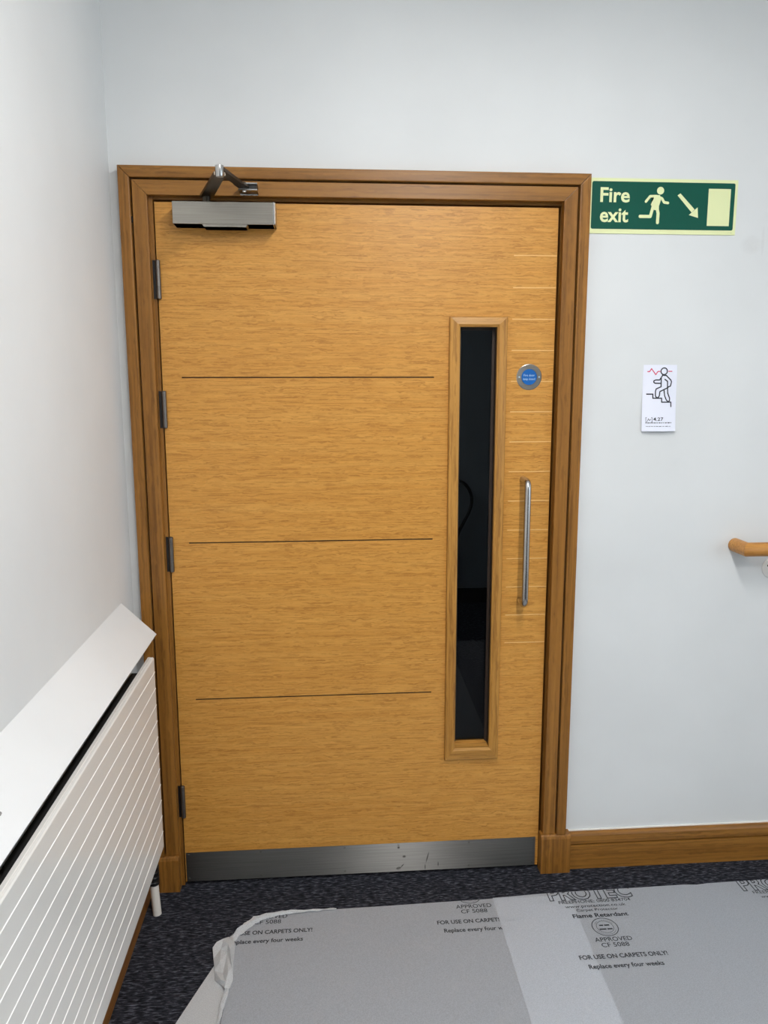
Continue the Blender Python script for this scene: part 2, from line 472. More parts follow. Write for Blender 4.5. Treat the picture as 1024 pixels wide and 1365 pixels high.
# skirtings -----------------------------------------------------------------
def skirting_profile(h=.125, t=.019):
    # (out from wall, height)
    return [(0, 0), (t, 0), (t, .082), (t-.010, .0825), (t-.010, .0882), (t-.001, .0885), (t-.001, h-.010), (t-.005, h-.003), (t-.010, h), (0, h)]
bm = new_bm()
V = Vector
sweep(bm, skirting_profile(), [(V((x, 0, 0)), V((0, -1, 0)), V((0, 0, 1))) for x in (1.2235, XR)])
tag(obj('baseboard_back', bm, M['oak_h']), 'oak skirting board along the door wall, right of the door', 'skirting', kind='structure')
bm = new_bm(); box(bm, 1.2235, XR, -.004, 0, .1251, .129)
tag(obj('trim_2', bm, M['skirt_line']), 'thin white caulk line on top of the oak skirting', 'caulk line', kind='structure')
bm = new_bm()
sweep(bm, skirting_profile(), [(V((XL, y, 0)), V((1, 0, 0)), V((0, 0, 1))) for y in (YB, -.001)])
tag(obj('baseboard_left', bm, M['oak_y']), 'oak skirting board along the left wall under the radiator', 'skirting', kind='structure')

# door frame ---------------------------------------------------------------
fr = empty('trim_1', (.56, 0, 0)); tag(fr, 'oak door frame with stepped architrave and square plinth blocks', 'door frame', kind='structure')
def u_frame(names, x0, x1, z1, w, y0, y1, bev, zb=(.1, .1)):
    """three mitred boards: left upright, head, right upright"""
    bm = new_bm(); prism(bm, [(x0, zb[0]), (x0+w, zb[0]), (x0+w, z1-w), (x0, z1)], y0, y1, bev=bev); obj(names[0], bm, M['oak_v'], fr)
    bm = new_bm(); prism(bm, [(x0+.0004, z1), (x0+w+.0004, z1-w), (x1-w-.0004, z1-w), (x1-.0004, z1)], y0, y1, bev=bev); obj(names[1], bm, M['oak_h'], fr)
    bm = new_bm(); prism(bm, [(x1-w, zb[1]), (x1, zb[1]), (x1, z1), (x1-w, z1-w)], y0, y1, bev=bev); obj(names[2], bm, M['oak_v'], fr)
PL, PR = .117, .131
u_frame(['architrave']*3, -.087, 1.2075, 2.134, .0300, -.032, 0, .0028, (PL, PR))
u_frame(['frame_jamb', 'frame_head', 'frame_jamb'], -.0528, 1.1735, 2.0998, .0388, -.024, 0, .0015, (PL, PR))
# lining that carries the door, and the stop behind it
bm = new_bm(); box(bm, -.0449, -.0035, -.003, .149, 0, 2.0895); obj('door_lining', bm, M['oak_v'], fr)
bm = new_bm(); box(bm, 1.1345, 1.1699, .004, .149, 0, 2.0895); obj('door_lining', bm, M['oak_v'], fr)
bm = new_bm(); box(bm, -.0034, 1.1344, .004, .149, 2.0545, 2.0895); obj('door_lining', bm, M['oak_h'], fr)
bm = new_bm(); box(bm, -.0034, .014, .054, .1, 0, 2.0544); box(bm, 1.113, 1.1344, .054, .1, 0, 2.0544); box(bm, .0141, 1.1129, .054, .1, 2.034, 2.0544)
obj('door_stop', bm, M['oak_v'], fr)
def plinth(x0, x1, h):
    bm = new_bm()
    sweep(bm, [(0, 0), (.036, 0), (.036, h-.012), (.033, h-.004), (.028, h), (0, h)], [(V((x, 0, 0)), V((0, -1, 0)), V((0, 0, 1))) for x in (x0, x1)])
    obj('plinth_block', bm, M['oak_v'], fr)
plinth(-.094, -.013, PL); plinth(1.1275, 1.2235, PR)
bm = new_bm(); box(bm, -.0575, -.054, -.0265, -.0235, 1.988, 2.004); obj('keyhole_slot', bm, M['dark'], fr, label='small dark nick in the left upright')

# ================================================================== THE DOOR
W, H0, H1 = 1.126, .010, 2.048
door = empty('door_1', (0, 0, 0))
tag(door, 'wide closed oak veneer door with narrow glass slot, pull handle and steel kick plate', 'door', kind='structure')
VX0, VX1, VZ0, VZ1 = .8455, .9555, .430, 1.7185       # opening for the glass
gx0, gx1 = .054, .7735; gz = [(.6125, .6160), (1.0960, 1.0995), (1.5740, 1.5775)]
xs = sorted([0, gx0, gx1, VX0, VX1, W]); zs = sorted([H0, H1, VZ0, VZ1] + [v for g in gz for v in g])
def depth(i, j):
    x = (xs[i]+xs[i+1])/2; z = (zs[j]+zs[j+1])/2
    if VX0 < x < VX1 and VZ0 < z < VZ1: return None
    if gx0 < x < gx1 and any(a < z < b_ for a, b_ in gz): return .004
    return 0.0
T = .052
bm = new_bm(); cache = {}
def vv(x, y, z):
    k = (round(x, 5), round(y, 5), round(z, 5))
    if k not in cache: cache[k] = bm.verts.new(k)
    return cache[k]
def quad(*p, mi=0):
    try: f = bm.faces.new([vv(*q) for q in p]); f.material_index = mi
    except ValueError: pass
nx, nz = len(xs)-1, len(zs)-1
for i in range(nx):
    for j in range(nz):
        d = depth(i, j); x0, x1, z0, z1 = xs[i], xs[i+1], zs[j], zs[j+1]
        if d is not None:
            quad((x0, d, z0), (x1, d, z0), (x1, d, z1), (x0, d, z1), mi=1 if d else 0)
            quad((x0, T, z0), (x0, T, z1), (x1, T, z1), (x1, T, z0))
        for di, dj in ((1, 0), (0, 1), (-1, 0), (0, -1)):
            a, b_ = i+di, j+dj
            e = depth(a, b_) if 0 <= a < nx and 0 <= b_ < nz else None
            if d is None: continue
            if e is None: far = T
            elif e > d: far = e
            else: continue
            if di == 1: quad((x1, d, z0), (x1, far, z0), (x1, far, z1), (x1, d, z1), mi=1 if e else 0)
            if di == -1: quad((x0, d, z0), (x0, d, z1), (x0, far, z1), (x0, far, z0), mi=1 if e else 0)
            if dj == 1: quad((x0, d, z1), (x1, d, z1), (x1, far, z1), (x0, far, z1), mi=1 if e else 0)
            if dj == -1: quad((x0, d, z0), (x0, far, z0), (x1, far, z0), (x1, d, z0), mi=1 if e else 0)
bmesh.ops.recalc_face_normals(bm, faces=bm.faces)
obj('door_leaf', bm, [M['veneer'], M['groove']], door)
# glazing bead frame: outer rim, chamfer, reveal back to the glass
bm = new_bm()
def ring(x0, x1, z0, z1, y): return [(x0, y, z0), (x1, y, z0), (x1, y, z1), (x0, y, z1)]
R = [ring(.8165, .9845, .3905, 1.7465, -.0002), ring(.8165, .9845, .3905, 1.7465, -.010), ring(.8185, .9825, .3925, 1.7445, -.0125),
     ring(.8400, .9610, .4230, 1.7250, -.0165), ring(.8465, .9545, .4310, 1.7175, -.0125), ring(.8465, .9545, .4313, 1.7175, -.0010), ring(.8465, .9545, .4325, 1.7175, .0190),
     ring(.8545, .9465, .4400, 1.7100, .0190), ring(.8545, .9465, .4400, 1.7100, .0240)]
vr = [[bm.verts.new(p) for p in r] for r in R]
for ri, (a, b_) in enumerate(zip(vr, vr[1:])):
    for k in range(4):
        f = bm.faces.new((a[k], a[(k+1) % 4], b_[(k+1) % 4], b_[k])); f.material_index = 2 if (ri >= 5 and k) else (1 if k in (0, 2) else 0)
bmesh.ops.recalc_face_normals(bm, faces=bm.faces)
obj('vision_frame', bm, [M['bead_v'], M['bead_h'], M['reveal_dark']], door)
bm = new_bm(); box(bm, VX0+.0005, VX1-.0005, .0245, .0305, VZ0+.0005, VZ1-.0005); obj('glass_pane', bm, M['glass'], door)
# kick plate + screws
bm = new_bm(); box(bm, .003, 1.117, -.0018, 0, .0104, .109, bev=.0004)
kp = obj('kick_plate', bm, M['kick'], door, label='brushed steel kick plate')
for x in (.012, .235, .50, .672, .90, 1.108):
    for z in (.020, .101):
        bm = new_bm(); c = V((x, -.0018, z))
        sweep(bm, [(math.cos(t)*.0035, math.sin(t)*.0035) for t in [2*PI*k/12 for k in range(12)]],
              [(c, V((1, 0, 0)), V((0, 0, 1))), (c+V((0, -.0008, 0)), V((.8, 0, 0)), V((0, 0, .8)))])
        obj('screw', bm, M['screw'], kp)
# hinges
for z in (1.842, 1.486, 1.066, .285):
    bm = new_bm(); c = V((.0035, -.0075, z)); cuts = [-.051, -.019, -.0178, .028, .0292, .051]
    prof = [(math.cos(t), math.sin(t)) for t in [2*PI*k/20 for k in range(20)]]
    path = []
    rr = [(-.053, .004), (-.051, .0068), (-.0225, .0068), (-.022, .0060), (-.0212, .0060), (-.0207, .0068), (.033, .0068), (.0335, .0062), (.0342, .0062), (.0347, .0068), (.051, .0068), (.053, .004)]
    for dz, r in rr: path.append((c+V((0, 0, dz)), V((r, 0, 0)), V((0, r, 0))))
    sweep(bm, prof, path)
    h = obj('hinge', bm, M['hinge'], door, smooth=True)
    bm = new_bm(); box(bm, -.0034, -.0012, -.0028, .032, z-.05, z+.05); box(bm, -.0115, -.0034, -.0042, -.0031, z-.052, z+.052); obj('hinge_leaf_shade', bm, M['black'], h)  # leaf plates coloured black, widened to stand in for shadow beside the knuckle
# pull handle
bm = new_bm()
xh, yh, z1, z0, rb = 1.0435, -.062, 1.275, .902, .0098
p = [V((xh-.0, -.0005, z1)), V((xh, -.035, z1))] + arc((xh, -.040, z1), (xh, yh, z1), (xh, yh, z1-.024), 8) + arc((xh, yh, z0+.024), (xh, yh, z0), (xh, -.040, z0), 8) + [V((xh, -.035, z0)), V((xh, -.0005, z0))]
tube(bm, p, rb, 20)
hd = obj('pull_handle', bm, M['steel'], door, smooth=True, label='tall satin steel pull handle')
# fire door disc
bm = new_bm()
c = V((1.0535, -.0002, 1.576)); prof = [(math.cos(t), math.sin(t)) for t in [2*PI*k/48 for k in range(48)]]
sweep(bm, prof, [(c+V((0, -y, 0)), V((r, 0, 0)), V((0, 0, r))) for y, r in ((0, .0375), (.0012, .0375), (.0022, .0355), (.0024, .0235), (.0016, .0228))])
dp = obj('door_disc', bm, M['nickel'], door, label='round steel sign with blue centre')
bm = new_bm(); sweep(bm, prof, [(c+V((0, -y, 0)), V((.0228, 0, 0)), V((0, 0, .0228))) for y in (.0016, .0026)])
ds = obj('blue_centre', bm, M['blue'], dp)
bm = new_bm(); to = on_wall(1.0535, 1.576, -.0029)
text_into(bm, 'Fire door', -.0165, .0165, .0022, .0062, .0, to=to)
text_into(bm, 'keep closed', -.0175, .0175, -.0085, .0062, .0, to=to)
for sx in (-.0295, .0295):
    vs = [bm.verts.new(to(sx+.0022*math.cos(t), .0022*math.sin(t), 0)) for t in [2*PI*k/10 for k in range(10)]]; bm.faces.new(vs)
# (part of the disc: lettering and screw heads)
obj('disc_lettering', bm, M['blue_text'], dp)
# door closer
cl = new_bm(); box(cl, .0585, .331, -.062, -.0005, 1.980, 2.0375, bev=.0015)
cb = obj('door_closer', cl, M['nickel'], door, label='brushed nickel overhead door closer')
bm = new_bm(); prism(bm, [(.136, 1.9800), (.256, 1.9800), (.252, 1.9735), (.140, 1.9735)], -.060, -.012); obj('closer_body', bm, M['nickel'], cb)
bm = new_bm(); box(bm, .325, .3275, -.0626, -.0006, 1.9798, 2.0378); obj('end_cap_seam', bm, M['steel'], cb)
bm = new_bm()
tube(bm, [(.146, -.033, 2.037), (.146, -.033, 2.066)], .011, 16)
# main arm: flat bar from the spindle out into the room
def bar(bm, a, b_, w, t, mi=0, w2=None):
    a, b_ = V(a), V(b_); d = (b_-a).normalized(); s = d.cross(V((0, 0, 1))).normalized(); u = s.cross(d)
    w2 = w2 or w
    prof = [(-1, -1), (1, -1), (1, 1), (-1, 1)]
    sweep(bm, prof, [(a, s*w/2, u*t/2), (b_, s*w2/2, u*t/2)], mi)
bar(bm, (.144, -.022, 2.058), (.2085, -.238, 2.064), .034, .008, w2=.028)
obj('closer_arm', bm, M['nickel_dark'], cb)
bm = new_bm()
tube(bm, [(.2085, -.238, 2.056), (.2085, -.238, 2.0600), (.2085, -.238, 2.082), (.2085, -.238, 2.0835)], [.009, .0105, .0105, .006], 16)
obj('elbow_pin', bm, M['steel'], cb, smooth=True)
bm = new_bm()
bar(bm, (.2085, -.238, 2.074), (.241, -.105, 2.074), .024, .007, w2=.022)
bar(bm, (.241, -.110, 2.074), (.251, -.066, 2.074), .030, .006)
obj('closer_forearm', bm, M['nickel_dark'], cb)
bm = new_bm()
box(bm, .236, .284, -.0275, -.0242, 2.062, 2.086, bev=.001)
box(bm, .236, .286, -.078, -.0276, 2.0795, 2.083); box(bm, .236, .286, -.078, -.0276, 2.064, 2.067)
tube(bm, [(.251, -.068, 2.060), (.251, -.068, 2.085)], .0055, 12)
sh = obj('arm_shoe', bm, M['steel'], cb)
bm = new_bm(); box(bm, .2645, .284, -.073, -.0277, 2.0672, 2.0793); obj('shoe_block', bm, M['black'], cb)

# ================================================================== RADIATOR
XF = -.018; RY1, RY0 = -.200, -2.6; RZ0, RZ1 = .256, .823
rad = empty('radiator', (-.06, -1.4, RZ0))
tag(rad, 'white ribbed panel radiator on the left wall below the sloping cover', 'radiator')
bm = new_bm()
prof = [(XF-.012, RZ0+.002), (XF-.002, RZ0), (XF, RZ0+.003)]
z = RZ0+.018
gs = [.7805-.0473*k for k in range(11)][::-1]
for g in gs: prof += [(XF, g-.0013), (XF+.0011, g-.0005), (XF+.0011, g+.0005), (XF, g+.0013)]
prof += [(XF, RZ1-.004), (XF-.002, RZ1-.001), (XF-.006, RZ1), (XF-.0075, RZ1-.002), (XF-.009, RZ1), (XF-.016, RZ1), (XF-.018, RZ1-.004), (XF-.018, RZ1-.03), (XF-.012, RZ1-.03)]
n = len(prof)
def r_ring(y): return [bm.verts.new((a, y, b_)) for a, b_ in prof]
r0, r1 = r_ring(RY0), r_ring(RY1)
for i in range(n):
    j = (i+1) % n
    f = bm.faces.new((r0[i], r0[j], r1[j], r1[i]))
    a, b_ = prof[i], prof[j]
    f.material_index = 1 if (a[0] > XF+.0006 or b_[0] > XF+.0006) else 0
for r in (r0, r1[::-1]):
    f = bm.faces.new(r)
bmesh.ops.recalc_face_normals(bm, faces=bm.faces)
obj('front_panel', bm, [M['rad_white'], M['ridge_highlight']], rad)
bm = new_bm(); box(bm, -.086, -.074, RY0, RY1-.03, RZ0+.01, RZ1-.004, bev=.003); obj('rear_panel', bm, M['rad_white'], rad)
bm = new_bm(); box(bm, -.0735, XF-.0185, RY0+.02, RY1-.025, RZ0+.03, RZ1-.035); obj('convector_shade', bm, M['dark'], rad, label='black block standing in for the shade between the panels')  # near-black block paints the shade of the gap behind the front panel
for y in (-.7, -2.0):
    bm = new_bm(); box(bm, XL+.0005, -.0865, y-.015, y+.015, RZ0+.05, RZ1-.06); obj('wall_bracket', bm, M['rad_white'], rad)
# tail pipe down to the floor with its black collar
bm = new_bm(); tube(bm, [(-.062, -.135, .001), (-.066, -.133, .070), (-.067, -.132, .098)], .0125, 16)
pp = obj('tail_pipe', bm, M['pipe_white'], rad, smooth=True, label='white pipe sleeve')
bm = new_bm()
for k in range(4): tube(bm, [(-.067, -.132, .096+k*.016), (-.067, -.132, .099+k*.016), (-.067, -.132, .107+k*.016), (-.067, -.132, .110+k*.016)], [.012, .016, .016, .012], 16)
obj('pipe_collar', bm, M['black'], pp, smooth=True)
bm = new_bm(); tube(bm, [(-.067, -.132, .155), (-.067, -.132, .27), (-.067, -.150, .29), (-.062, -.205, .29)], .008, 12)
obj('valve_pipe', bm, M['pipe_white'], rad, smooth=True)

# sloping cover board over the radiator
bm = new_bm()
A = V((XL+.001, 0, .958)); B = V((-.0225, 0, .866)); d = (B-A).normalized(); nrm = V((-d.z, 0, d.x)) * -1
nrm = V((d.z, 0, -d.x))*1.0
if nrm.z > 0: nrm = -nrm
t = .010; L_ = (B-A).length
sweep(bm, [(0, 0), (L_-.001, 0), (L_, .001), (L_, t), (.0, t)], [(A+V((0, y, 0)), d, nrm) for y in (-2.7, -.133)])
cov = obj('radiator_cover', bm, M['cover'])
tag(cov, 'sloping white board mounted on the left wall above the radiator', 'radiator cover')
for y in (-.5, -1.5, -2.4):
    bm = new_bm(); prism(bm, [(XL+.0002, .938), (XL+.0002, .86), (-.045, .874)], y, y+.01)
    obj('support_bracket', bm, M['cover'], cov)
bm = new_bm()
q = A + d*(L_*.63)
for k, (dy, du) in enumerate(((0, 0),)):
    vs = [bm.verts.new(q+V((0, -1.115, 0))-nrm*.0006 + d*(.0045*math.sin(tt)) + V((0, .010*math.cos(tt)+.004*math.sin(tt), 0))) for tt in [2*PI*i/12 for i in range(12)]]
    bm.faces.new(vs)
obj('chip_mark', bm, plain('chipped_paint', (130, 128, 124), .7), cov, label='small grey chip in the paint')

# ================================================================== WALL ITEMS
# fire exit sign
sg = empty('fire_exit_sign', (1.218, 0, 1.980)); tag(sg, 'green and cream fire exit sign with running figure, right of the door frame', 'sign')
bm = new_bm(); box(bm, 1.2135, 1.6475, -.0025, -.0001, 1.9800, 2.1305, bev=.0005); obj('sign_panel', bm, M['cream'], sg)
to = on_wall(1.218, 1.980, -.0029)
def rrect(x0, x1, z0, z1, r):
    out = []
    for cx, cz, a in ((x1-r, z1-r, 0), (x0+r, z1-r, 90), (x0+r, z0+r, 180), (x1-r, z0+r, 270)):
        out += [(cx+r*math.cos(math.radians(a+k*22.5)), cz+r*math.sin(math.radians(a+k*22.5))) for k in range(5)]
    return out
bm = new_bm(); poly2(bm, rrect(.0015, .4215, .0125, .1415, .005), to); obj('green_field', bm, M['green'], sg)
to2 = on_wall(1.218, 1.980, -.0031)
bm = new_bm(); text_into(bm, 'Fire', .026, .112, .0865, .0385, .022, to=to2); text_into(bm, 'exit', .027, .110, .0325, .0385, .022, to=to2)
obj('sign_lettering', bm, M['cream'], sg)
bm = new_bm()
poly2(bm, [(.201+.0105*math.cos(a), .1185+.0105*math.sin(a)) for a in [2*PI*k/24 for k in range(24)]], to2)
stroke(bm, [(.1595, .0885), (.1715, .1030), (.1900, .1035), (.2065, .0975), (.2130, .0870), (.2245, .0855)], .0072, to2, .0001)
poly2(bm, [(.178, .1065), (.200, .1065), (.2035, .0930), (.1985, .0765), (.1990, .0640), (.1850, .0660), (.1740, .0800), (.1830, .0980)], to2, .00005)
stroke(bm, [(.1810, .0740), (.1745, .0480), (.1445, .0480)], .0088, to2, .00012)
stroke(bm, [(.1925, .0740), (.1970, .0570), (.1965, .0315)], .0090, to2, .00016)
obj('running_figure', bm, M['cream'], sg)
bm = new_bm(); poly2(bm, [(.2515, .1065), (.2960, .0605), (.3045, .0690), (.2600, .1120)], to2); poly2(bm, [(.2880, .0535), (.3160, .0460), (.3130, .0750)], to2, .00004)
obj('arrow', bm, M['cream'], sg)
bm = new_bm(); poly2(bm, [(.343, .0245), (.409, .0245), (.409, .1260), (.343, .1260)], to2); obj('door_symbol', bm, M['cream'], sg)
bm = new_bm(); text_into(bm, '- --', .408, .420, .0045, .003, .0, to=to2); obj('small_print', bm, M['green'], sg)

# stair-climber notice, slightly bowed off the wall
nt_ = empty('stairs_notice', (1.398, 0, 1.415)); tag(nt_, 'small white paper notice with a stair climbing figure, right of the door', 'notice')
PW, PH = .1035, .195
def paper_y(a, b_):      # bows outwards, corners lift at the bottom
    u, v = a/PW, b_/PH
    return -.0001 + .0040*math.sin(PI*u) + .009*(1-v)**2
def to_p(a, b_, c): return (1.3975+a-.001*(b_/PH), -paper_y(a, b_)-c, 1.416+b_)
bm = new_bm()
NU, NV = 12, 20
for side in (0, 1):
    g = [[bm.verts.new(to_p(PW*i/NU, PH*j/NV, -.0003*side)) for j in range(NV+1)] for i in range(NU+1)]
    for i in range(NU):
        for j in range(NV):
            bm.faces.new((g[i][j], g[i+1][j], g[i+1][j+1], g[i][j+1]))
obj('paper', bm, M['paper'], nt_, smooth=True)
def px(x, y):            # position on the notice, read off the photo as fractions of its width and height
    xl = 235-47*(y-130)/1100
    return ((x-xl)/548*PW, PH*(1-(y-130)/1100))
fig = [px(*q) for q in [(505, 350), (485, 378), (420, 378), (390, 400), (400, 430), (505, 430), (508, 490), (425, 535), (420, 640), (445, 672), (475, 650), (490, 570), (620, 505), (615, 400), (570, 368)]]
LW = .0034
def bez(pts, k=4):
    P = smooth_path([(a, b_, 0) for a, b_ in pts], k); return [(q.x, q.y) for q in P]
bm = new_bm()
stroke(bm, [(a, b_) for a, b_ in [tuple(V(px(560, 235))+V((.0098*math.cos(t), .0098*math.sin(t)))) for t in [2*PI*k/24 for k in range(24)]]], LW, to_p, .0006, closed=True)
def ln(*q): stroke(bm, [px(*a) for a in q], LW, to_p, .0006)
ln((530, 300), (600, 305)); 
ln((530, 310), (485, 378), (425, 378), (395, 392), (392, 415), (412, 432), (505, 434))
ln((512, 350), (508, 490), (430, 525), (418, 560), (416, 640), (432, 670), (458, 670), (478, 640), (488, 570), (622, 505))
ln((600, 310), (672, 380), (682, 410), (664, 480), (620, 495))
ln((572, 368), (615, 400), (614, 500), (618, 600), (648, 680), (646, 722), (620, 740), (590, 705), (565, 640), (556, 545))
ln((280, 612), (375, 612), (375, 680), (515, 680), (515, 745), (668, 745), (668, 820))
obj('climbing_figure', bm, M['ink'], nt_)
bm = new_bm()
def lr(*q): stroke(bm, [px(*a) for a in q], .0026, to_p, .0006)
lr((300, 240), (330, 240), (358, 192), (425, 290), (458, 238), (492, 238)); obj('pulse_line', bm, M['red'], nt_)
bm = new_bm(); lr((632, 236), (690, 236)); obj('pulse_line', bm, M['red'], nt_)
bm = new_bm()
def tp(s, x0, x1, y, h, b_=0):
    a = px(x0, y); c = px(x1, y); text_into(bm, s, a[0], c[0], a[1], h, b_, to=lambda p, q, r: to_p(p, q, .0007))
tp('4.27', 372, 535, 1055, .0100, .01)
rr_ = random.Random(3)          # the two lines of small print are too fine to read: short dashes
for yy, xx0, xx1, hh in ((1090, 250, 670, .0026), (1147, 255, 655, .0016)):
    xx = xx0
    while xx < xx1-14:
        ww = rr_.uniform(14, 46); stroke(bm, [px(xx, yy), px(min(xx+ww, xx1), yy)], hh*rr_.uniform(.6, 1), to_p, .0006, rnd=False); xx += ww+rr_.uniform(6, 14)
stroke(bm, [px(*q) for q in [(270, 1000), (258, 1000), (258, 1075), (272, 1075)]], .0012, to_p, .0006)
stroke(bm, [px(*q) for q in [(345, 1000), (356, 1000), (356, 1075), (342, 1075)]], .0012, to_p, .0006)
stroke(bm, [px(*q) for q in [(280, 1060), (300, 1020), (312, 1050), (335, 1030)]], .0014, to_p, .0006)
obj('notice_lettering', bm, M['ink'], nt_)

# handrail -----------------------------------------------------------------
hr = empty('handrail', (1.74, 0, 1.06)); tag(hr, 'round oak wall handrail, its near end returning into the wall', 'handrail')
bm = new_bm(); r = .0212; cx, cy, cz = 1.7165, -.072, 1.0635
prof = [(math.cos(2*PI*k/28), math.sin(2*PI*k/28)) for k in range(28)]
# mitred corner: ring in the plane x-cx = -(y-cy)
path = [(V((cx, -.0005, cz)), V((r, 0, 0)), V((0, 0, r))), (V((cx, cy, cz)), V((r, r, 0)), V((0, 0, r)))]
sweep(bm, prof, path)
obj('wall_return', bm, M['rail'], hr, smooth=True)
bm = new_bm()
sweep(bm, prof, [(V((cx+.0006, cy, cz)), V((r, r, 0)), V((0, 0, r))), (V((2.95, cy, cz)), V((0, r, 0)), V((0, 0, r)))])
obj('rail', bm, M['rail'], hr, smooth=True)
for bx in (1.842, 2.75):
    bm = new_bm(); c = V((bx, 0, .988))
    sweep(bm, prof, [(c+V((0, -y, 0)), V((q, 0, 0)), V((0, 0, q))) for y, q in ((.0002, .032), (.005, .032), (.009, .027), (.011, .012))])
    bk = obj('wall_bracket', bm, M['rad_white'], hr, smooth=True, label='white round wall bracket')
    bm = new_bm(); tube(bm, [c+V((0, -.011, 0)), c+V((0, -.05, .005))] + arc(c+V((0, -.055, .006)), c+V((0, -.072, .008)), c+V((0, -.072, .03)), 6) + [c+V((0, -.072, .056))], .007, 12)
    obj('bracket_arm', bm, M['rad_white'], bk, smooth=True)
    for a in (30, 150, 270):
        bm = new_bm()
        q = c+V((.019*math.cos(math.radians(a)), -.0095, .019*math.sin(math.radians(a))))
        tube(bm, [q, q+V((0, -.0012, 0))], .004, 10)
        obj('screw', bm, M['black'], bk)

# ================================================================== CARPET PROTECTOR
def film_grid(bm, outline_far, x0, x1, y_near, z, nxs=60, nys=30, amp=.0003, seed=0):
    """sheet lying on the floor: far edge y = outline_far(x)"""
    g = []
    for i in range(nxs+1):
        x = x0(0) if callable(x0) else x0
        row = []
        for j in range(nys+1):
            v = j/nys; y_guess = -.14-(v**1.3)*(abs(y_near)-.14)
            xa = x0(y_guess) if callable(x0) else x0; xb = x1(y_guess) if callable(x1) else x1
            x = xa+(xb-xa)*i/nxs
            yf = outline_far(x); y = yf+(y_near-yf)*(v**1.3)
            h = noise.noise(V((x*7+seed, y*7, seed)))*amp + amp
            row.append(bm.verts.new((x, y, z+h)))
        g.append(row)
    for i in range(nxs):
        for j in range(nys):
            bm.faces.new((g[i][j], g[i+1][j], g[i+1][j+1], g[i][j+1]))
def lerp_pts(P):
    def f(x):
        if x <= P[0][0]: return P[0][1]
        for (a, b_), (c, d_) in zip(P, P[1:]):
            if x <= c: return b_+(d_-b_)*(x-a)/(c-a)
        return P[-1][1]
    return f
sheetL = empty('carpet_protector_sheet', (.66, -.6, 0)); tag(sheetL, 'translucent grey carpet protector sheet with crumpled corner, left of the overlap', 'protective sheet')
sheetR = empty('carpet_protector_sheet', (1.6, -.6, 0)); tag(sheetR, 'translucent carpet protector sheet printed in the middle, lying over the left one', 'protective sheet')
farL = lerp_pts([(.16, -.255), (.19, -.222), (.215, -.192), (.25, -.170), (.30, -.162), (.36, -.158), (.45, -.1565), (.62, -.153), (.95, -.145), (1.19, -.146)])
leftL = lerp_pts([(-2.2, .165), (-.6, .172), (-.40, .182), (-.30, .165), (-.2, .16), (0, .16)])
rightL = lerp_pts([(-2.2, 1.13), (-.62, 1.168), (-.18, 1.184), (0, 1.184)])
bm = new_bm(); film_grid(bm, farL, leftL, rightL, -2.2, .0012, 70, 34, seed=1)
obj('film', bm, M['film'], sheetL, smooth=True)
farR = lerp_pts([(.94, -.144), (1.02, -.1405), (1.10, -.136), (1.20, -.133), (1.38, -.131), (1.56, -.1275), (1.60, -.131), (1.64, -.127), (1.76, -.124), (1.84, -.122), (2.4, -.125)])
leftR = lerp_pts([(-2.2, .92), (-.62, .943), (-.14, .948), (0, .948)])
bm = new_bm(); film_grid(bm, farR, leftR, 2.4, -2.2, .0026, 80, 34, seed=5)
obj('film', bm, M['film'], sheetR, smooth=True)

def print_block(grp, ox, oy, z, clip):
    """one repeat of the printed legend; ox is the left edge of the big word, oy its baseline"""
    def t(s, a, b_, y, h, bold=0.0, **k): text_into(grp.setdefault(cur[0], new_bm()) if cur[0] not in grp else grp[cur[0]], s, ox+a, ox+b_, oy+y, h, bold, z=z, **k)
    cur = ['printed_logo']
    t('PROTEC', .000, .262, .000, .056, .03, outline=.022)
    cur[0] = 'printed_contact'
    t('FREEPHONE: 0800 834704', .025, .247, -.0185, .0135, .004)
    t('www.protection.co.uk', .038, .224, -.0385, .0125, .004)
    t('Carpet Protector', .067, .194, -.0560, .0115, 0)
    cur[0] = 'printed_heading'
    t('Flame Retardant', .048, .215, -.0830, .0165, .022)
    cur[0] = 'printed_emblem'; bm = grp['printed_emblem'] = new_bm()
    cx, cy, r = ox+.127, oy-.126, .0370
    ident = lambda a, b_, c: (a, b_, c)
    stroke(bm, [(cx+r*math.cos(a), cy+r*math.sin(a)) for a in [2*PI*k/40 for k in range(40)]], .0022, ident, z, closed=True, rnd=False)
    stroke(bm, [(cx+r*.66*math.cos(a), cy+r*.66*math.sin(a)) for a in [2*PI*k/32 for k in range(32)]], .0012, ident, z, closed=True, rnd=False)
    for a_, b_, y_ in ((.112, .124, -.119), (.127, .142, -.119), (.108, .128, -.135), (.131, .146, -.135)): stroke(bm, [(ox+a_, oy+y_), (ox+b_, oy+y_)], .005, ident, z, rnd=False)
    for s, a0, a1, inv in (('--- -------', 150, 30, 1), ('-------------', 210, 330, -1)):
        for k, ch in enumerate(s):
            if ch == ' ': continue
            a = math.radians(a0+(a1-a0)*k/(len(s)-1)); ca, sa = cx+r*.80*math.cos(a), cy+r*.80*math.sin(a)
            rot = a-PI/2 if inv == 1 else a+PI/2
            c_, s_ = math.cos(rot), math.sin(rot)
            text_into(bm, ch, -.0022, .0022, -.003, .006, .01, z=z, to=lambda p, q, w, ca=ca, sa=sa, c_=c_, s_=s_: (ca+p*c_-q*s_, sa+p*s_+q*c_, w))
    cur[0] = 'printed_approval'
    t('APPROVED', .079, .187, -.184, .0165, 0.006); t('CF 5088', .091, .170, -.206, .0165, 0.006)
    cur[0] = 'printed_warning'
    t('FOR USE ON CARPETS ONLY!', .013, .262, -.2480, .0155, .022)
    t('Replace every four weeks', .028, .236, -.2830, .0155, .020)
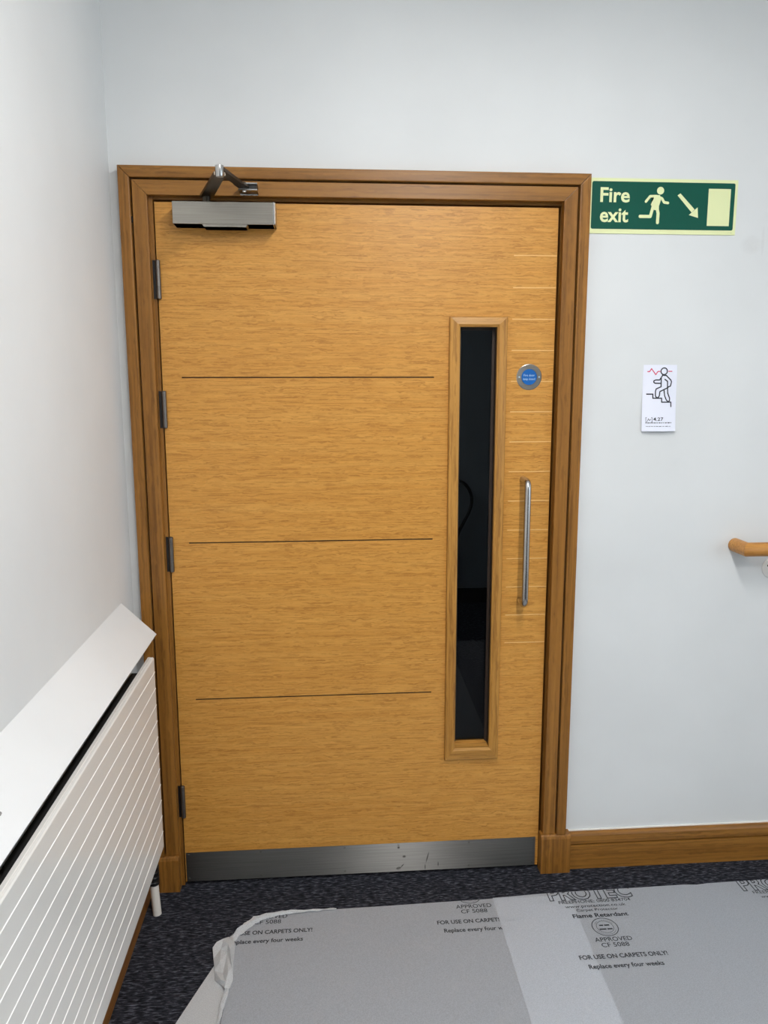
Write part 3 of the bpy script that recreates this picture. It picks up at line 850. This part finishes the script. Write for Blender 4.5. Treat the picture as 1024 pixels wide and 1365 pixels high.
def clip_far(bm, fn, x0, x1):
    # cut away what would fall beyond the sheet's far edge
    for k in range(8):
        a = x0+(x1-x0)*k/8; b_ = x0+(x1-x0)*(k+1)/8
    p = V((x0, fn(x0)-.001, 0)); q = V((x1, fn(x1)-.001, 0)); d_ = (q-p).normalized(); nn = V((-d_.y, d_.x, 0))
    bmesh.ops.bisect_plane(bm, geom=bm.verts[:]+bm.edges[:]+bm.faces[:], plane_co=p, plane_no=nn, clear_outer=True)
PER = .6125
def print_obj(ox, oy, z, parent, fn, x0, x1):
    grp = {}; print_block(grp, ox, oy, z, None)
    for k in grp:
        clip_far(grp[k], fn, x0, x1)
        if grp[k].faces: obj(k, grp[k], M['print'], parent)
        else: grp[k].free()
print_obj(1.118, -.1705,   .0036, sheetR, farR, 1.12, 1.38)
print_obj(1.118+PER, -.1705,   .0036, sheetR, farR, 1.74, 1.84)
print_obj(.750, .001, .0021, sheetL, farL, .80, 1.02)
print_obj(.750-PER, .001, .0021, sheetL, farL, .25, .42)

# folded flap along the left edge, and the crumpled rolled corner
bm = new_bm()
fl = [(.150, -.330), (.185, -.335), (.188, -.42), (.181, -.50), (.175, -.60), (.165, -1.2), (.0, -1.2), (.02, -.9), (.035, -.66), (.070, -.547), (.104, -.452), (.134, -.370)]
poly2(bm, fl, lambda a, b_, c: (a, b_, .0045))
obj('folded_flap', bm, M['film_fold'], sheetL, label='pale folded-over strip')
bm = new_bm()
path = smooth_path([(.47, -.158, 0), (.40, -.160, 0), (.335, -.163, 0), (.275, -.172, 0), (.232, -.190, 0), (.203, -.222, 0), (.180, -.255, 0), (.168, -.300, 0), (.170, -.335, 0), (.175, -.370, 0), (.176, -.400, 0), (.180, -.450, 0), (.174, -.52, 0), (.172, -.62, 0), (.168, -.8, 0)], 5)
wd = lerp_pts([(0, .004), (.12, .012), (.22, .020), (.30, .024), (.38, .022), (.44, .018), (.50, .018), (.60, .018), (.66, .016), (.70, .018), (.76, .018), (.85, .012), (1, .008)])
ht = lerp_pts([(0, .001), (.15, .005), (.28, .010), (.40, .009), (.46, .003), (.62, .003), (.70, .006), (.80, .007), (.9, .004), (1, .002)])
NVV = 9; rows = []
m_ = len(path)
for i, p in enumerate(path):
    u = i/(m_-1); t_ = (path[min(i+1, m_-1)]-path[max(i-1, 0)]).normalized(); s = V((t_.y, -t_.x, 0))
    row = []
    for k in range(NVV+1):
        v = k/NVV
        w = wd(u)*(1+.18*noise.noise(V((u*22, 3.3, 0))))
        o_ = (v-.5)*w
        h = ht(u)*(math.sin(PI*min(1, max(0, v)))**.6)
        fold = abs(noise.noise(V((u*14, v*2.6, 1.7))))*2.2
        fold2 = abs(noise.noise(V((u*34+v*3, v*5.0+u*9, 6.1))))
        h = h*(.30+.55*fold+.3*fold2+.45*random.random())
        q = p + s*(o_ + .004*noise.noise(V((u*40, v*3, 9)))) + V((random.uniform(-1, 1), random.uniform(-1, 1), 0))*.05*w + V((0, 0, .0048+h))
        row.append(bm.verts.new(q))
    rows.append(row)
for a, b_ in zip(rows, rows[1:]):
    for k in range(NVV): bm.faces.new((a[k], a[k+1], b_[k+1], b_[k]))
obj('crumpled_edge', bm, M['film_fold'], sheetL, label='crumpled rolled-up edge')

bm = new_bm()
CV = [(0.125, -0.307, 0.0152), (0.134, -0.292, 0.02), (0.152, -0.284, 0.0232), (0.164, -0.266, 0.0136), (0.184, -0.285, 0.0088), (0.168, -0.309, 0.0248), (0.149, -0.311, 0.0136), (0.132, -0.342, 0.008), (0.153, -0.367, 0.0184), (0.167, -0.326, 0.0112), (0.176, -0.331, 0.0232), (0.187, -0.346, 0.008), (0.141, -0.386, 0.0088), (0.148, -0.42, 0.0072), (0.163, -0.431, 0.0184), (0.165, -0.403, 0.012), (0.18, -0.413, 0.0216), (0.187, -0.389, 0.0168), (0.194, -0.42, 0.0072), (0.178, -0.44, 0.0168), (0.163, -0.435, 0.008), (0.188, -0.451, 0.008), (0.176, -0.457, 0.0144)]
CF = [(0,1,6),(1,2,6),(2,5,6),(2,3,5),(3,4,5),(4,10,5),(4,11,10),(5,10,9),(5,9,6),(0,6,7),(6,8,7),(6,9,8),(7,8,12),(8,15,12),(8,9,15),(9,16,15),
      (9,10,17),(9,17,16),(10,11,17),(11,18,17),(17,18,16),(12,15,14),(12,14,13),(15,16,19),(15,19,14),(13,14,20),(14,19,20),(16,18,19),(19,18,21),(19,21,22),(20,19,22),(20,22,21)]
vs_ = [bm.verts.new(p) for p in CV]
for f in CF: bm.faces.new([vs_[k] for k in f])
rim = [0,1,2,3,4,11,18,21,20,13,12,7]          # turned down to the floor all round
low = {k: bm.verts.new((CV[k][0], CV[k][1], .0008)) for k in rim}
for a, b_ in zip(rim, rim[1:]+rim[:1]): bm.faces.new((vs_[a], vs_[b_], low[b_], low[a]))
bmesh.ops.recalc_face_normals(bm, faces=bm.faces)
obj('crumpled_corner', bm, M['film_fold'], sheetL, label='bunched-up pale corner')

# ================================================================== LIGHT
def luminaire(x, y0, y1, w, strength, col, label):
    e = empty('ceiling_light', (x, (y0+y1)/2, ZC)); tag(e, label, 'ceiling light')
    bm = new_bm(); box(bm, x-w/2-.02, x+w/2+.02, y0-.03, y1+.03, ZC-.05, ZC-.0005, bev=.003); obj('housing', bm, M['rad_white'], e)
    bm = new_bm(); box(bm, x-w/2, x+w/2, y0, y1, ZC-.062, ZC-.0505); obj('diffuser', bm, emit('lamp_'+str(round(y0, 1)), col, strength), e)
luminaire(.98, -1.65, -.95, .10, 98, (1.0, .985, .97, 1), 'linear ceiling lamp near the door wall')
luminaire(.98, -3.3, -2.35, .10, 160, (1.0, .985, .97, 1), 'linear ceiling lamp further down the landing')
bm = new_bm(); e = empty('ceiling_light', (1.6, 2.2, ZC)); tag(e, 'dim fill lamp added unseen to brighten the unlit room', 'ceiling light')  # lamp added out of sight to lift the brightness of the far room
box(bm, 1.55, 1.65, 2.15, 2.25, ZC-.03, ZC-.0005); obj('diffuser', bm, emit('fill', (.85, .95, 1, 1), .9), e)  # glowing block of the added unseen fill lamp

w = bpy.data.worlds.new('daylight'); S.world = w; w.use_nodes = True
bg = w.node_tree.nodes['Background']; bg.inputs[0].default_value = (.72, .87, 1.0, 1); bg.inputs[1].default_value = 3.3

# ================================================================== CAMERA
f, p_, yw, rl, cx, cy, cz = 1031.96, .163019584, .0757289, -.00182738, .4558, -2.26053, 1.55476
sy, cy_ = math.sin(yw), math.cos(yw); sp, cp = math.sin(p_), math.cos(p_)
fw = V((sy*cp, cy_*cp, -sp)); rt = V((cy_, -sy, 0)); up = rt.cross(fw)
r2 = rt*math.cos(rl)+up*math.sin(rl); u2 = up*math.cos(rl)-rt*math.sin(rl)
cam = bpy.data.cameras.new('camera'); co = bpy.data.objects.new('camera', cam); COL.objects.link(co)
cam.sensor_fit = 'HORIZONTAL'; cam.sensor_width = 36; cam.lens = 36*f/1024; cam.clip_start = .02
mw = Matrix.Identity(4)
for i in range(3):
    mw[i][0] = r2[i]; mw[i][1] = u2[i]; mw[i][2] = -fw[i]
mw[0][3], mw[1][3], mw[2][3] = cx, cy, cz
co.matrix_world = mw
S.camera = co
vs = S.view_settings; S.display_settings.display_device = 'sRGB'
vs.view_transform = 'Standard'; vs.look = 'None'; vs.gamma = 1; vs.use_curve_mapping = False; vs.exposure = 0.0
